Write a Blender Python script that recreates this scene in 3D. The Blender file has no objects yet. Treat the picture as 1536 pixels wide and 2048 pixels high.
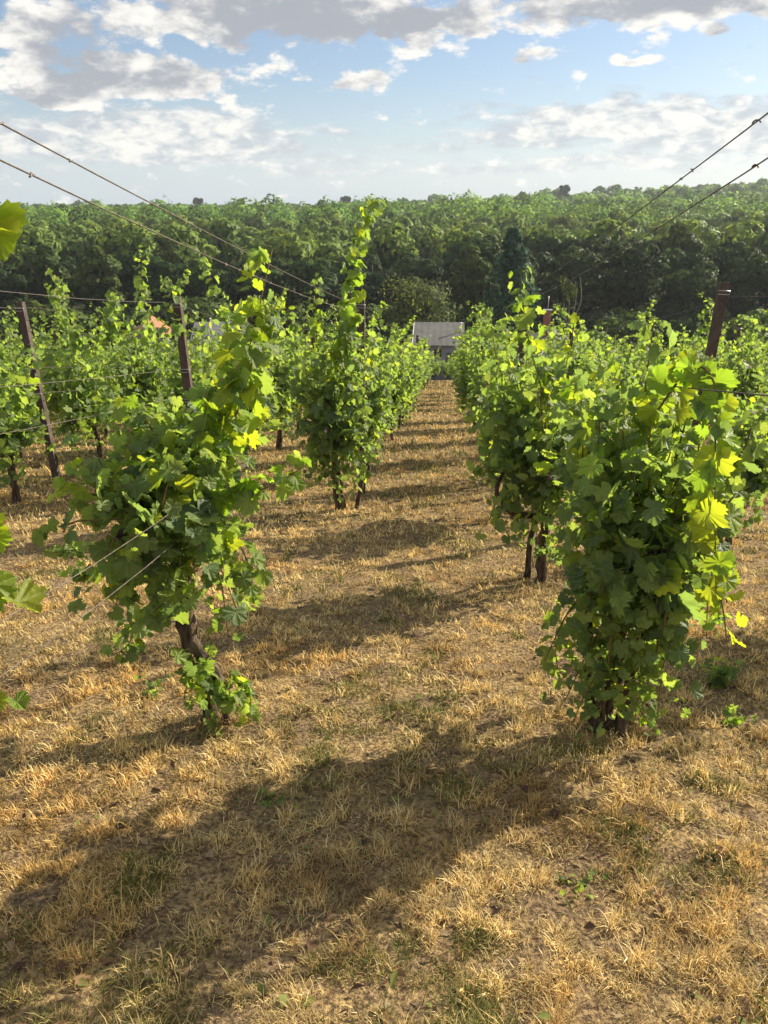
import bpy, math, random
import numpy as np
from mathutils import Vector

S = bpy.context.scene
R = math.radians
rng = np.random.default_rng(7)
random.seed(7)

# ------------------------------------------------------------------ camera
cam_data = bpy.data.cameras.new("camera")
cam = bpy.data.objects.new("camera", cam_data)
S.collection.objects.link(cam)
cam.location = (0, 0, 1.6)
cam.rotation_euler = (R(90 - 22.1), 0, 0)
cam_data.sensor_width = 36
cam_data.lens = 27.04
cam_data.clip_start = 0.05
cam_data.clip_end = 5000
S.camera = cam
S.render.resolution_x, S.render.resolution_y = 768, 1024

# ------------------------------------------------------------------ light
SUN_AZ, SUN_EL = R(57), R(27)          # azimuth clockwise from +Y
S.view_settings.view_transform = 'Standard'
S.view_settings.look = 'None'
S.view_settings.gamma = 1
S.view_settings.exposure = 0.98
sun_data = bpy.data.lights.new("sun", 'SUN')
sun_data.energy = 5.0
sun_data.angle = R(0.55)
sun_data.color = (1.0, 0.89, 0.70)
sun = bpy.data.objects.new("sun", sun_data)
S.collection.objects.link(sun)
sd = Vector((math.sin(SUN_AZ) * math.cos(SUN_EL), math.cos(SUN_AZ) * math.cos(SUN_EL), math.sin(SUN_EL)))
sun.rotation_euler = sd.to_track_quat('Z', 'Y').to_euler()
sun.location = sd * 40

world = bpy.data.worlds.new("World")
S.world = world
world.use_nodes = True
NT = world.node_tree
NT.nodes.clear()


class Nodes:
    """small helper for wiring math nodes"""
    def __init__(self, nt): self.nt = nt
    def new(self, t, **k):
        n = self.nt.nodes.new(t)
        for a, b in k.items(): setattr(n, a, b)
        return n
    def put(self, sock, v):
        if isinstance(v, bpy.types.NodeSocket): self.nt.links.new(v, sock)
        else: sock.default_value = v
    def m(self, op, a, b=0.0, c=0.0, clamp=False):
        n = self.new('ShaderNodeMath', operation=op, use_clamp=clamp)
        self.put(n.inputs[0], a); self.put(n.inputs[1], b)
        if op in ('MULTIPLY_ADD',): self.put(n.inputs[2], c)
        return n.outputs[0]
    def ramp(self, v, lo, hi, a=0.0, b=1.0, smooth=True):
        n = self.new('ShaderNodeMapRange', interpolation_type='SMOOTHSTEP' if smooth else 'LINEAR')
        for i, x in enumerate((v, lo, hi, a, b)): self.put(n.inputs[i], x)
        return n.outputs[0]
    def noise(self, vec, scale, detail=4, rough=0.55, dist=0.0):
        n = self.new('ShaderNodeTexNoise')
        if vec is not None: self.put(n.inputs['Vector'], vec)
        n.inputs['Scale'].default_value = scale; n.inputs['Detail'].default_value = detail
        n.inputs['Roughness'].default_value = rough; n.inputs['Distortion'].default_value = dist
        return n.outputs['Fac']
    def mix(self, f, a, b, mode='MIX'):
        n = self.new('ShaderNodeMix', data_type='RGBA', blend_type=mode)
        self.put(n.inputs[0], f)
        for i, v in ((6, a), (7, b)):
            self.put(n.inputs[i], v if isinstance(v, bpy.types.NodeSocket) else (*v, 1) if len(v) == 3 else v)
        return n.outputs[2]
    def xyz(self, x, y, z=0.0):
        n = self.new('ShaderNodeCombineXYZ')
        for i, v in enumerate((x, y, z)): self.put(n.inputs[i], v)
        return n.outputs[0]


def build_sky():
    N = Nodes(NT)
    out = N.new('ShaderNodeOutputWorld')
    sky = N.new('ShaderNodeTexSky', sky_type='NISHITA')
    sky.sun_disc = False
    sky.sun_elevation = SUN_EL
    sky.sun_rotation = SUN_AZ
    sky.altitude = 150; sky.air_density = 1.0; sky.dust_density = 0.7; sky.ozone_density = 1.6
    tc = N.new('ShaderNodeTexCoord')
    sep = N.new('ShaderNodeSeparateXYZ'); NT.links.new(tc.outputs['Generated'], sep.inputs[0])
    x, y, z = sep.outputs
    deg = 180 / math.pi
    az = N.m('MULTIPLY', N.m('ARCTAN2', x, y), deg)
    el = N.m('MULTIPLY', N.m('ARCSINE', z), deg)
    p = N.xyz(az, N.m('MULTIPLY', el, 2.1))
    w = N.noise(p, 0.14, 3, 0.5)
    wx = N.m('MULTIPLY', N.m('SUBTRACT', w, 0.5), 5.0)
    w2 = N.noise(N.xyz(N.m('ADD', az, 31.0), N.m('MULTIPLY', el, 2.1)), 0.35, 3, 0.5)
    wy = N.m('MULTIPLY', N.m('SUBTRACT', w2, 0.5), 2.2)
    azw, elw = N.m('ADD', az, wx), N.m('ADD', el, wy)

    def blob(a, e, wa, we, amp):
        u = N.m('DIVIDE', N.m('SUBTRACT', azw, a), wa)
        v = N.m('DIVIDE', N.m('SUBTRACT', elw, e), we)
        d = N.m('ADD', N.m('MULTIPLY', u, u), N.m('MULTIPLY', v, v))
        return N.m('MULTIPLY', N.m('POWER', 2.718, N.m('MULTIPLY', d, -1.0)), amp)

    def total(bl):
        s = None
        for b in bl:
            t = blob(*b); s = t if s is None else N.m('ADD', s, t)
        return s
    # heavy cumulus: azimuth, elevation, half widths (degrees), weight
    thick = total([(-6, 10.6, 8.5, 1.9, 1.35), (-20.5, 9.0, 4.8, 2.2, 0.92), (-14.5, 7.0, 6.0, 1.15, 1.0), (-21, 5.9, 3.6, 0.75, 0.85),
                   (-2.2, 7.1, 2.9, 0.7, 0.86), (3.0, 10.3, 3.2, 0.8, 0.75), (15, 11.0, 8.0, 1.3, 1.1), (22, 11.6, 5.0, 1.5, 0.9),
                   (9.5, 8.3, 2.0, 0.6, 0.7), (15.5, 8.0, 2.0, 0.5, 0.72), (22.6, 8.2, 1.4, 0.7, 0.75), (20.5, 9.4, 0.8, 0.35, 0.5),
                   (-12, 17, 16, 4, 1.1), (15, 19, 14, 4, 1.0), (-45, 12, 12, 6, 1.0), (42, 9, 9, 3, 0.9)])
    thin = total([(15.5, 4.9, 9.5, 1.35, 1.05), (9, 3.9, 6, .7, 0.45), (-14, 4.1, 10, 1.2, 1.05), (-20, 2.9, 10, 0.9, 0.75), (22, 3.4, 6, 1.2, 0.7),
                  (13, 2.2, 12, .7, .45), (-4, 2.0, 14, 0.8, 0.42), (40, 5, 10, 2, 0.8), (-42, 4, 10, 2, 0.8)])
    f1 = N.noise(p, 0.45, 7, 0.52, 0.1)
    f2 = N.noise(N.xyz(N.m('MULTIPLY', az, 0.55), N.m('MULTIPLY', el, 2.6), 5.0), 0.5, 8, 0.56, 0.4)
    vo = N.new('ShaderNodeTexVoronoi', feature='SMOOTH_F1', voronoi_dimensions='2D')
    vo.inputs['Scale'].default_value = 0.22; vo.inputs['Detail'].default_value = 4; vo.inputs['Roughness'].default_value = 0.55; vo.inputs['Lacunarity'].default_value = 2.3
    vo.inputs['Smoothness'].default_value = 0.5
    NT.links.new(N.xyz(N.m('ADD', az, N.m('MULTIPLY', wx, .3)), N.m('ADD', N.m('MULTIPLY', el, 2.1), N.m('MULTIPLY', wy, .5))), vo.inputs['Vector'])
    puff = N.m('SUBTRACT', 1.0, N.m('MULTIPLY', vo.outputs['Distance'], 1.15))
    f1 = N.m('ADD', N.m('MULTIPLY', f1, 0.55), N.m('MULTIPLY', N.m('ADD', puff, 0.46), 0.45))
    c1 = N.m('ADD', thick, N.m('MULTIPLY', N.m('SUBTRACT', f1, 0.5), 2.15))
    c2 = N.m('ADD', thin, N.m('MULTIPLY', N.m('SUBTRACT', f2, 0.5), 1.7))
    a1 = N.ramp(c1, 0.30, 0.74)
    a2 = N.m('MULTIPLY', N.ramp(c2, 0.2, 0.75), 0.9)
    # backlit: thin edges white, deep cores grey; billows from a second noise
    bill = N.noise(N.xyz(az, N.m('MULTIPLY', el, 2.1), 9.0), 0.7, 6, 0.54, 0.3)
    core = N.ramp(N.m('ADD', N.m('ADD', N.m('MULTIPLY', thick, 0.5), N.m('MULTIPLY', c1, 0.42)), N.m('ADD', N.m('MULTIPLY', N.m('SUBTRACT', bill, 0.5), 1.3), N.m('MULTIPLY', N.m('SUBTRACT', puff, 0.5), -0.9))), 0.62, 1.5)
    col1 = N.mix(core, (0.74, 0.715, 0.67), (0.29, 0.31, 0.35))
    core2 = N.ramp(N.m('ADD', N.m('MULTIPLY', c2, 0.4), N.m('MULTIPLY', N.m('SUBTRACT', bill, 0.5), 2.4)), 0.0, 0.75)
    col2 = N.mix(core2, (0.37, 0.41, 0.46), (0.74, 0.72, 0.67))
    bg_sky = N.new('ShaderNodeBackground')
    hs = N.mix(1.0, sky.outputs[0], (0.94, 1.0, 1.12), 'MULTIPLY')
    NT.links.new(hs, bg_sky.inputs[0]); bg_sky.inputs[1].default_value = 0.056
    # pale air close to the horizon
    low = N.ramp(el, -1.0, 8.0, 0.72, 0.12)
    colA = N.new('ShaderNodeBackground'); NT.links.new(N.mix(0.0, (0.295, 0.36, 0.425), (0, 0, 0)), colA.inputs[0]); colA.inputs[1].default_value = 1
    b1 = N.new('ShaderNodeBackground'); NT.links.new(col1, b1.inputs[0]); b1.inputs[1].default_value = 0.72
    b2 = N.new('ShaderNodeBackground'); NT.links.new(col2, b2.inputs[0]); b2.inputs[1].default_value = 0.72

    def mixs(f, a, b):
        n = N.new('ShaderNodeMixShader'); NT.links.new(f, n.inputs[0]); NT.links.new(a, n.inputs[1]); NT.links.new(b, n.inputs[2]); return n.outputs[0]
    s = mixs(low, bg_sky.outputs[0], colA.outputs[0])
    s = mixs(a2, s, b2.outputs[0])
    s = mixs(a1, s, b1.outputs[0])
    # bright cloud added out of view, overhead and behind the viewer, for soft fill
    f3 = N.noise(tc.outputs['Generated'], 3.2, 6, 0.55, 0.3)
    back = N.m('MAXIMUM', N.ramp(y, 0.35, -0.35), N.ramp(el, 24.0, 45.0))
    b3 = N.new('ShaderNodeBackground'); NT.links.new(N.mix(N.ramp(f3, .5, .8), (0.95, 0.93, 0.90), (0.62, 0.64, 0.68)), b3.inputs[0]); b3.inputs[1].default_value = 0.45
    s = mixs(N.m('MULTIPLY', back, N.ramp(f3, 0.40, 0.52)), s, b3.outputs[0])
    NT.links.new(s, out.inputs[0])


build_sky()
world.cycles.sampling_method = 'MANUAL'
world.cycles.sample_map_resolution = 512
S.cycles.max_bounces = 6
S.cycles.transmission_bounces = 4
S.cycles.diffuse_bounces = 3
S.cycles.caustics_reflective = False
S.cycles.caustics_refractive = False
S.cycles.use_denoising = True

COL = S.collection


# ------------------------------------------------------------------ helpers
def tag(o, label=None, cat=None, group=None, kind=None):
    for k, v in (('label', label), ('category', cat), ('group', group), ('kind', kind)):
        if v: o[k] = v
    return o


def empty(name, loc, rz=0.0):
    o = bpy.data.objects.new(name, None)
    o.empty_display_size = 0.2
    o.location = loc; o.rotation_euler = (0, 0, rz)
    COL.objects.link(o)
    return o


def link(name, mesh, parent=None, loc=None):
    o = bpy.data.objects.new(name, mesh)
    if loc is not None: o.location = loc
    COL.objects.link(o)
    if parent is not None: o.parent = parent
    return o


def np_mesh(name, V, T, mat, col=None, smooth=True, soft=None):
    """mesh from numpy vertices (n,3), triangles (m,3), colour per vertex"""
    V = np.asarray(V, np.float32); T = np.asarray(T, np.int32)
    me = bpy.data.meshes.new(name)
    k = T.shape[1]
    me.vertices.add(len(V)); me.loops.add(T.size); me.polygons.add(len(T))
    me.vertices.foreach_set('co', V.ravel())
    me.loops.foreach_set('vertex_index', T.ravel())
    me.polygons.foreach_set('loop_start', np.arange(0, T.size, k, dtype=np.int32))
    if smooth: me.polygons.foreach_set('use_smooth', np.ones(len(T), dtype=bool))
    if col is not None:
        a = me.color_attributes.new('tint', 'FLOAT_COLOR', 'POINT')
        c = np.ones((len(V), 4), np.float32); c[:, :3] = col
        a.data.foreach_set('color', c.ravel())
    if soft is not None:
        a = me.attributes.new('soft_n', 'FLOAT_VECTOR', 'POINT')
        a.data.foreach_set('vector', np.ascontiguousarray(soft, np.float32).ravel())
    me.materials.append(mat)
    me.update(calc_edges=True)
    return me


def value_noise(x, y, seed=0):
    xi, yi = np.floor(x).astype(np.int64), np.floor(y).astype(np.int64)
    fx, fy = x - xi, y - yi
    fx, fy = fx * fx * (3 - 2 * fx), fy * fy * (3 - 2 * fy)
    def h(a, b):
        n = (a * 374761393 + b * 668265263 + seed * 1274126177) & 0x7fffffff
        n = ((n ^ (n >> 13)) * 1274126177) & 0x7fffffff
        return ((n ^ (n >> 16)) & 0xffff) / 65535.0
    return (h(xi, yi) * (1 - fx) + h(xi + 1, yi) * fx) * (1 - fy) + (h(xi, yi + 1) * (1 - fx) + h(xi + 1, yi + 1) * fx) * fy


def fbm(x, y, octv=4, seed=0):
    s, a, t = 0, 0.5, 0
    for i in range(octv):
        s = s + a * value_noise(x * 2 ** i, y * 2 ** i, seed + i * 17); t += a; a *= 0.5
    return s / t


def sstep(x, a, b):
    t = np.clip((x - a) / (b - a), 0, 1)
    return t * t * (3 - 2 * t)


SL = -0.184


def ground_z(x, y):
    x = np.asarray(x, float); y = np.asarray(y, float)
    slope = SL * y
    k = sstep(y, 44, 74)
    z = slope * (1 - k) + (-11.6) * k
    z = np.where(y < -4, SL * -4 + (y + 4) * -0.08, z)
    up = sstep(y, 100, 560)
    z = z + up * (-1.8 + 15.5 * sstep(x, -100, 340))
    z = z - 0.03 * np.clip(y - 620, 0, None)
    near = np.clip(1 - (y - 20) / 30, 0, 1)
    z = z + near * (0.05 * (fbm(x * 1.1, y * 1.1, 3, 3) - 0.5) + 0.05 * (fbm(x * 5, y * 5, 3, 9) - 0.5))
    return z


def gz(x, y): return float(ground_z(np.array([x]), np.array([y]))[0])


# ------------------------------------------------------------------ materials
def mat_new(name):
    m = bpy.data.materials.new(name); m.use_nodes = True
    m.node_tree.nodes.clear()
    return m, Nodes(m.node_tree)


def finish(m, N, shader):
    o = N.new('ShaderNodeOutputMaterial'); m.node_tree.links.new(shader, o.inputs[0])
    return m


def principled(N, col, rough=0.6, spec=0.4, metal=0.0, normal=None):
    b = N.new('ShaderNodeBsdfPrincipled')
    N.put(b.inputs['Base Color'], col if isinstance(col, bpy.types.NodeSocket) else (*col, 1))
    N.put(b.inputs['Roughness'], rough); N.put(b.inputs['Specular IOR Level'], spec); N.put(b.inputs['Metallic'], metal)
    if normal is not None: N.put(b.inputs['Normal'], normal)
    return b.outputs[0]


def bump(N, h, strength=0.5, dist=0.02):
    b = N.new('ShaderNodeBump'); b.inputs['Strength'].default_value = strength; b.inputs['Distance'].default_value = dist
    N.put(b.inputs['Height'], h)
    return b.outputs[0]


def leaf_material(name, boost, trans, rough=0.42, spec=0.5, under=True):
    m, N = mat_new(name)
    at = N.new('ShaderNodeAttribute', attribute_name='tint')
    col = at.outputs['Color']
    geo = N.new('ShaderNodeNewGeometry')
    top = col
    if under:
        pale = N.mix(0.45, col, (0.16, 0.21, 0.12))
        top = N.mix(geo.outputs['Backfacing'], col, pale)
    tcn = N.new('ShaderNodeTexCoord')
    nrm = None
    if under:
        la = N.new('ShaderNodeAttribute', attribute_name='leaf_xy')
        sp = N.new('ShaderNodeSeparateXYZ'); m.node_tree.links.new(la.outputs['Vector'], sp.inputs[0])
        ax = N.m('ABSOLUTE', sp.outputs[0]); th = N.m('ARCTAN2', ax, sp.outputs[1])
        rr = N.m('SQRT', N.m('ADD', N.m('MULTIPLY', ax, ax), N.m('MULTIPLY', sp.outputs[1], sp.outputs[1])))
        dmin = None
        for a_ in (0, 50, 106):
            d_ = N.m('MULTIPLY', N.m('ABSOLUTE', N.m('SUBTRACT', th, R(a_))), rr)
            dmin = d_ if dmin is None else N.m('MINIMUM', dmin, d_)
        vein = N.ramp(dmin, 0.008, 0.045, 0.55, 0.0)
        top = N.mix(vein, top, (0.30, 0.36, 0.14))
        nrm = bump(N, N.m('ADD', N.ramp(dmin, 0.0, 0.22), N.m('MULTIPLY', N.noise(la.outputs['Vector'], 7, 3), .6)), 0.5, 0.012)
    top = N.mix(N.ramp(N.noise(tcn.outputs['Object'], 40, 3), 0.35, 0.7, 0.0, 0.35), top, N.mix(1.0, top, (0.62, 0.7, 0.6), 'MULTIPLY'))
    if not under and 'tree' in name:
        sn = N.new('ShaderNodeAttribute', attribute_name='soft_n')
        vt = N.new('ShaderNodeVectorTransform', vector_type='NORMAL', convert_from='OBJECT', convert_to='WORLD')
        m.node_tree.links.new(sn.outputs['Vector'], vt.inputs[0])
        nrm = vt.outputs[0]
        oi = N.new('ShaderNodeObjectInfo')
        top = N.mix(oi.outputs['Random'], N.mix(1.0, top, (0.75, 0.9, 0.9), 'MULTIPLY'), N.mix(1.0, top, (1.2, 1.25, 0.95), 'MULTIPLY'))
    p = principled(N, top, rough, spec, normal=nrm)
    t = N.new('ShaderNodeBsdfTranslucent')
    N.put(t.inputs['Color'], N.mix(1.0, col, boost, 'MULTIPLY'))
    if 'tree' in name: N.put(t.inputs['Normal'], nrm)
    ms = N.new('ShaderNodeMixShader'); ms.inputs[0].default_value = trans
    m.node_tree.links.new(p, ms.inputs[1]); m.node_tree.links.new(t.outputs[0], ms.inputs[2])
    return finish(m, N, ms.outputs[0])


M = {}
M['leaf'] = leaf_material('vine_leaf', (2.35, 2.3, 0.9), 0.53, 0.5, 0.4)
M['tree_leaf'] = leaf_material('tree_leaf', (1.9, 1.8, 0.8), 0.36, 0.6, 0.1, under=False)
M['grass'] = leaf_material('dry_grass', (1.0, 0.95, 0.7), 0.3, 0.7, 0.2, under=False)


def bark(name, c1, c2, sc=30):
    m, N = mat_new(name)
    tc = N.new('ShaderNodeTexCoord')
    mp = N.new('ShaderNodeMapping'); mp.inputs['Scale'].default_value = (1, 1, 0.25)
    m.node_tree.links.new(tc.outputs['Object'], mp.inputs[0])
    n = N.noise(mp.outputs[0], sc, 6, 0.65, 0.6)
    return finish(m, N, principled(N, N.mix(N.ramp(n, 0.35, 0.65), c1, c2), 0.9, 0.2, normal=bump(N, n, 0.9, 0.03)))


M['bark'] = bark('vine_bark', (0.035, 0.024, 0.018), (0.17, 0.12, 0.085))
M['tree_bark'] = bark('tree_bark', (0.04, 0.032, 0.025), (0.13, 0.105, 0.08), 6)
M['pole_bark'] = bark('pale_bark', (0.22, 0.2, 0.16), (0.4, 0.37, 0.31), 4)
M['cane'] = bark('vine_cane', (0.14, 0.12, 0.04), (0.27, 0.18, 0.08), 25)


def rust():
    m, N = mat_new('rusty_post')
    tc = N.new('ShaderNodeTexCoord')
    n = N.noise(tc.outputs['Object'], 14, 6, 0.65)
    c = N.mix(N.ramp(n, 0.35, 0.7), (0.055, 0.041, 0.037), (0.12, 0.085, 0.071))
    return finish(m, N, principled(N, c, 0.75, 0.3, normal=bump(N, n, 0.5, 0.01)))


M['rust'] = rust()


def plain(name, c1, c2, rough, scale, metal=0.0, spec=0.4, b=0.3):
    m, N = mat_new(name)
    tc = N.new('ShaderNodeTexCoord')
    n = N.noise(tc.outputs['Object'], scale, 6, 0.6)
    return finish(m, N, principled(N, N.mix(N.ramp(n, 0.3, 0.7), c1, c2), rough, spec, metal, bump(N, n, b, 0.02)))


M['wire'] = plain('trellis_wire', (0.09, 0.07, 0.06), (0.2, 0.17, 0.14), 0.55, 30, 0.4)
M['plaster'] = plain('plaster', (0.19, 0.20, 0.24), (0.26, 0.27, 0.31), 0.9, 1.5)
M['sheet'] = plain('roof_sheet', (0.10, 0.098, 0.09), (0.15, 0.147, 0.135), 0.6, 1.2)
M['greyroof'] = plain('grey_roof', (0.085, 0.088, 0.092), (0.14, 0.14, 0.14), 0.7, 2)
M['terracotta'] = plain('terracotta', (0.30, 0.11, 0.055), (0.42, 0.17, 0.085), 0.8, 5)
M['brick'] = plain('old_brick', (0.19, 0.075, 0.05), (0.28, 0.12, 0.075), 0.85, 7)
M['white'] = plain('white_paint', (0.62, 0.61, 0.58), (0.74, 0.73, 0.7), 0.6, 4)
M['dark'] = plain('dark_glass', (0.015, 0.017, 0.02), (0.03, 0.03, 0.035), 0.2, 3)
M['pole'] = plain('grey_metal', (0.34, 0.35, 0.35), (0.45, 0.45, 0.45), 0.4, 9, 0.5)
M['timber'] = plain('weathered_timber', (0.12, 0.08, 0.055), (0.2, 0.14, 0.09), 0.85, 12)


def ground_material():
    m, N = mat_new('dry_ground')
    geo = N.new('ShaderNodeNewGeometry')
    pos = geo.outputs['Position']
    n1 = N.noise(pos, 0.8, 5, 0.6)
    n2 = N.noise(pos, 5.0, 6, 0.65)
    n3 = N.noise(pos, 60, 4, 0.6)
    straw = N.mix(N.ramp(n3, 0.35, 0.65), (0.13, 0.085, 0.045), (0.44, 0.31, 0.14))
    soil = N.mix(N.ramp(n3, 0.35, 0.65), (0.085, 0.058, 0.036), (0.26, 0.18, 0.1))
    c = N.mix(N.ramp(n2, 0.36, 0.6), straw, soil)
    c = N.mix(N.ramp(n1, 0.52, 0.7, 0.0, 0.55), c, (0.13, 0.12, 0.045))
    sep = N.new('ShaderNodeSeparateXYZ'); m.node_tree.links.new(pos, sep.inputs[0])
    far = N.ramp(sep.outputs[1], 46, 58)
    c = N.mix(far, c, N.mix(N.ramp(n1, 0.4, 0.6), (0.03, 0.036, 0.014), (0.05, 0.05, 0.02)))
    h = N.m('ADD', N.m('MULTIPLY', n3, 0.6), n2)
    return finish(m, N, principled(N, c, 0.95, 0.1, normal=bump(N, h, 0.9, 0.03)))


M['ground'] = ground_material()


# ------------------------------------------------------------------ ground
def build_ground():
    nu, nv = 520, 760
    u = np.linspace(-1, 1, nu); v = np.linspace(0, 1, nv)
    xs = np.sign(u) * (np.abs(u) * 6 + np.abs(u) ** 5 * 1500)
    ys = -5 + v * 17 + (v ** 5) * 1400
    X, Y = np.meshgrid(xs, ys)
    Z = ground_z(X, Y)
    V = np.stack([X, Y, Z], -1).reshape(-1, 3)
    i = np.arange(nv - 1)[:, None] * nu + np.arange(nu - 1)[None]
    Q = np.stack([i, i + 1, i + 1 + nu, i + nu], -1).reshape(-1, 4)
    o = link('ground', np_mesh('ground', V, Q, M['ground']))
    tag(o, kind='structure', label='dry sloping vineyard ground falling towards the wooded valley')


build_ground()

ROW = 0.079                                   # rows run along (ROW, 1)
ROW_RZ = -math.atan(ROW)


def row_x(i, y):
    """i = -1, -2.. rows left of the lane, 1, 2.. rows right of it"""
    b = -0.96 - 1.8 * (-i - 1) if i < 0 else 0.735 + 1.75 * (i - 1)
    return b + ROW * y


# ------------------------------------------------------------------ grass
def build_grass(n=1200000):
    y = np.exp(rng.uniform(math.log(0.7), math.log(44), n))
    hw = 0.6 * y + 1.3
    x = rng.uniform(-1, 1, n) * hw + 0.03 * y
    patch = fbm(x * 1.6, y * 1.6, 4, 21)
    fine = fbm(x * 12, y * 12, 3, 33)
    keep = rng.random(n) < np.clip((fine - 0.30) * 3.8 - .7 * sstep(fbm(x * 3.1, y * 3.1, 3, 201), .56, .72), 0.08, 1)
    x, y, patch, fine = x[keep], y[keep], patch[keep], fine[keep]
    n = len(x)
    green = (sstep(patch, 0.56, 0.72) * 0.5 + sstep(fbm(x * 4, y * 4, 2, 55), 0.66, 0.8) * 0.6)
    isg = rng.random(n) < np.clip(green, 0.03, 0.8)
    far = np.clip(y / 6, 0.9, 4.5)
    L = rng.gamma(5, 0.0046, n) * np.where(isg, 1.05, 1.0) * far ** 0.55 * (0.6 + 0.9 * fine)
    tuft = sstep(fbm(x * 15, y * 15, 3, 301), .34, .68)
    L = L * np.where(y < 14, .78 + .75 * tuft, 1)
    stalk = rng.random(n) < 0.008
    L = np.where(stalk, L * 2.4, L)
    W = np.clip(0.0007 * y ** 0.9, 0.0009, 0.02) * rng.uniform(0.7, 1.5, n)
    W = np.where(stalk, W * 0.7, W)
    a = rng.uniform(0, 2 * np.pi, n) + 0
    e0 = np.radians(rng.uniform(10, 70, n) + 18 * tuft); e1 = e0 - np.radians(rng.uniform(0, 55, n))
    d = np.stack([np.cos(a), np.sin(a)], -1)
    s = np.stack([-d[:, 1], d[:, 0], np.zeros(n)], -1) * W[:, None]
    z = ground_z(x, y)
    b = np.stack([x, y, z], -1)
    mid = b + np.concatenate([d * (np.cos(e0) * L * .55)[:, None], (np.sin(e0) * L * .55)[:, None]], 1)
    tip = mid + np.concatenate([d * (np.cos(e1) * L * .45)[:, None], (np.sin(e1) * L * .45)[:, None]], 1)
    V = np.stack([b - s, b + s, mid + s * .8, mid - s * .8, tip], 1).reshape(-1, 3)
    i = np.arange(n)[:, None] * 5
    T = np.concatenate([i + [0, 1, 2], i + [0, 2, 3], i + [3, 2, 4]], 0)
    straw = np.array([[0.70, 0.54, 0.25], [0.58, 0.43, 0.185], [0.74, 0.62, 0.37], [0.40, 0.26, 0.115], [0.22, 0.15, 0.085]])
    pick = rng.choice(5, n, p=[.34, .26, .14, .15, .11])
    c = straw[pick]
    tone = fbm(x * 0.9, y * 0.9, 3, 77)[:, None]
    dark = sstep(fbm(x * 5.5, y * 5.5, 3, 91), .5, .72)[:, None]
    c = c * (0.86 + 0.75 * tone) * (1 - .4 * dark * np.array([.9, 1, 1.05]))
    warm = sstep(fbm(x * 2.3, y * 2.3, 3, 131), .5, .7)[:, None]
    c = c * (1 - warm * np.array([0, .08, .2]))
    g = np.array([[0.15, 0.17, 0.04], [0.24, 0.22, 0.06], [0.10, 0.13, 0.035]])[rng.choice(3, n)]
    c = c * (0.66 + 0.5 * tuft[:, None])
    c = np.where(isg[:, None], g, c) * rng.uniform(0.8, 1.15, (n, 1))
    o = link('dry_grass', np_mesh('dry_grass', V, T, M['grass'], np.repeat(c, 5, 0), smooth=False))
    tag(o, 'matted straw coloured dry grass covering the vineyard slope', 'grass', kind='stuff')


build_grass()


def build_litter(n=2600):
    rs = np.random.default_rng(8)
    y = np.exp(rs.uniform(math.log(.8), math.log(14), n)); x = rs.uniform(-1, 1, n) * (.6 * y + 1.2)
    z = ground_z(x, y) + rs.uniform(.004, .02, n)
    s = rs.uniform(.006, .016, n) * np.clip(y / 4, 1, 2); a = rs.uniform(0, 6.28, n)
    t = np.stack([np.cos(a), np.sin(a), rs.uniform(-.4, .4, n)], -1); b = np.stack([-np.sin(a), np.cos(a), rs.uniform(-.5, .5, n)], -1)
    c = np.stack([x, y, z], -1)
    k = rs.uniform(.35, 1.0, n)[:, None]; s = s[:, None]
    up = np.array([0, 0, 1.]) * s * .5
    V = np.stack([c - t * s * 1.5, c + b * s * k + up, c + t * s * 1.5, c - b * s * k + up], 1).reshape(-1, 3)
    i = np.arange(n)[:, None] * 4
    T = np.concatenate([i + [0, 1, 2], i + [0, 2, 3]], 0)
    col = np.array([[.16, .09, .05], [.26, .16, .08], [.36, .27, .16], [.10, .06, .04], [.2, .22, .06]])[rs.integers(0, 5, n)]
    o = link('leaf_litter', np_mesh('leaf_litter', V, T, M['grass'], np.repeat(col, 4, 0), smooth=False))
    tag(o, 'dry brown leaf scraps scattered over the straw coloured grass', 'leaf litter', kind='stuff')


build_litter()


# ------------------------------------------------------------------ leaves
def leaf_template(lod):
    """(outline of a five lobed leaf, petiole joint at the origin, tip along +Y) as verts, tris"""
    prof = [(0, 1.0), (13, .90), (26, .74), (38, .84), (50, .92), (64, .86), (80, .73), (93, .77), (106, .82), (122, .76), (140, .66), (158, .54), (172, .2)]
    if lod == 0:
        pts = []
        for k in range(len(prof) - 1):
            a0, r0 = prof[k]; a1, r1 = prof[k + 1]
            pts.append((a0, r0 * 1.02)); pts.append(((a0 + a1) / 2, (r0 + r1) / 2 * 0.93))
        pts.append(prof[-1])
    elif lod == 1:
        pts = [prof[i] for i in (0, 2, 4, 6, 8, 10, 12)]
    else:
        pts = [(0, 1.0), (52, .86), (110, .72), (165, .35)]
    full = [(a, r) for a, r in pts] + [(-a, r) for a, r in reversed(pts[1:])]
    V = [(0, 0, 0)] + [(r * math.sin(R(a)), r * math.cos(R(a)), 0) for a, r in full]
    n = len(full)
    T = [(0, 1 + (k + 1) % n, 1 + k) for k in range(n)]
    return np.array(V), np.array(T)


LEAF = [leaf_template(k) for k in range(3)]
GREENS = np.array([[0.155, 0.22, 0.075], [0.13, 0.195, 0.085], [0.18, 0.25, 0.08], [0.115, 0.175, 0.08], [0.20, 0.26, 0.08]])
YELLOWS = np.array([[0.22, 0.30, 0.035], [0.28, 0.33, 0.035], [0.18, 0.28, 0.04]])


def unit(a): return a / np.maximum(np.linalg.norm(a, axis=-1, keepdims=True), 1e-6)


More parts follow.
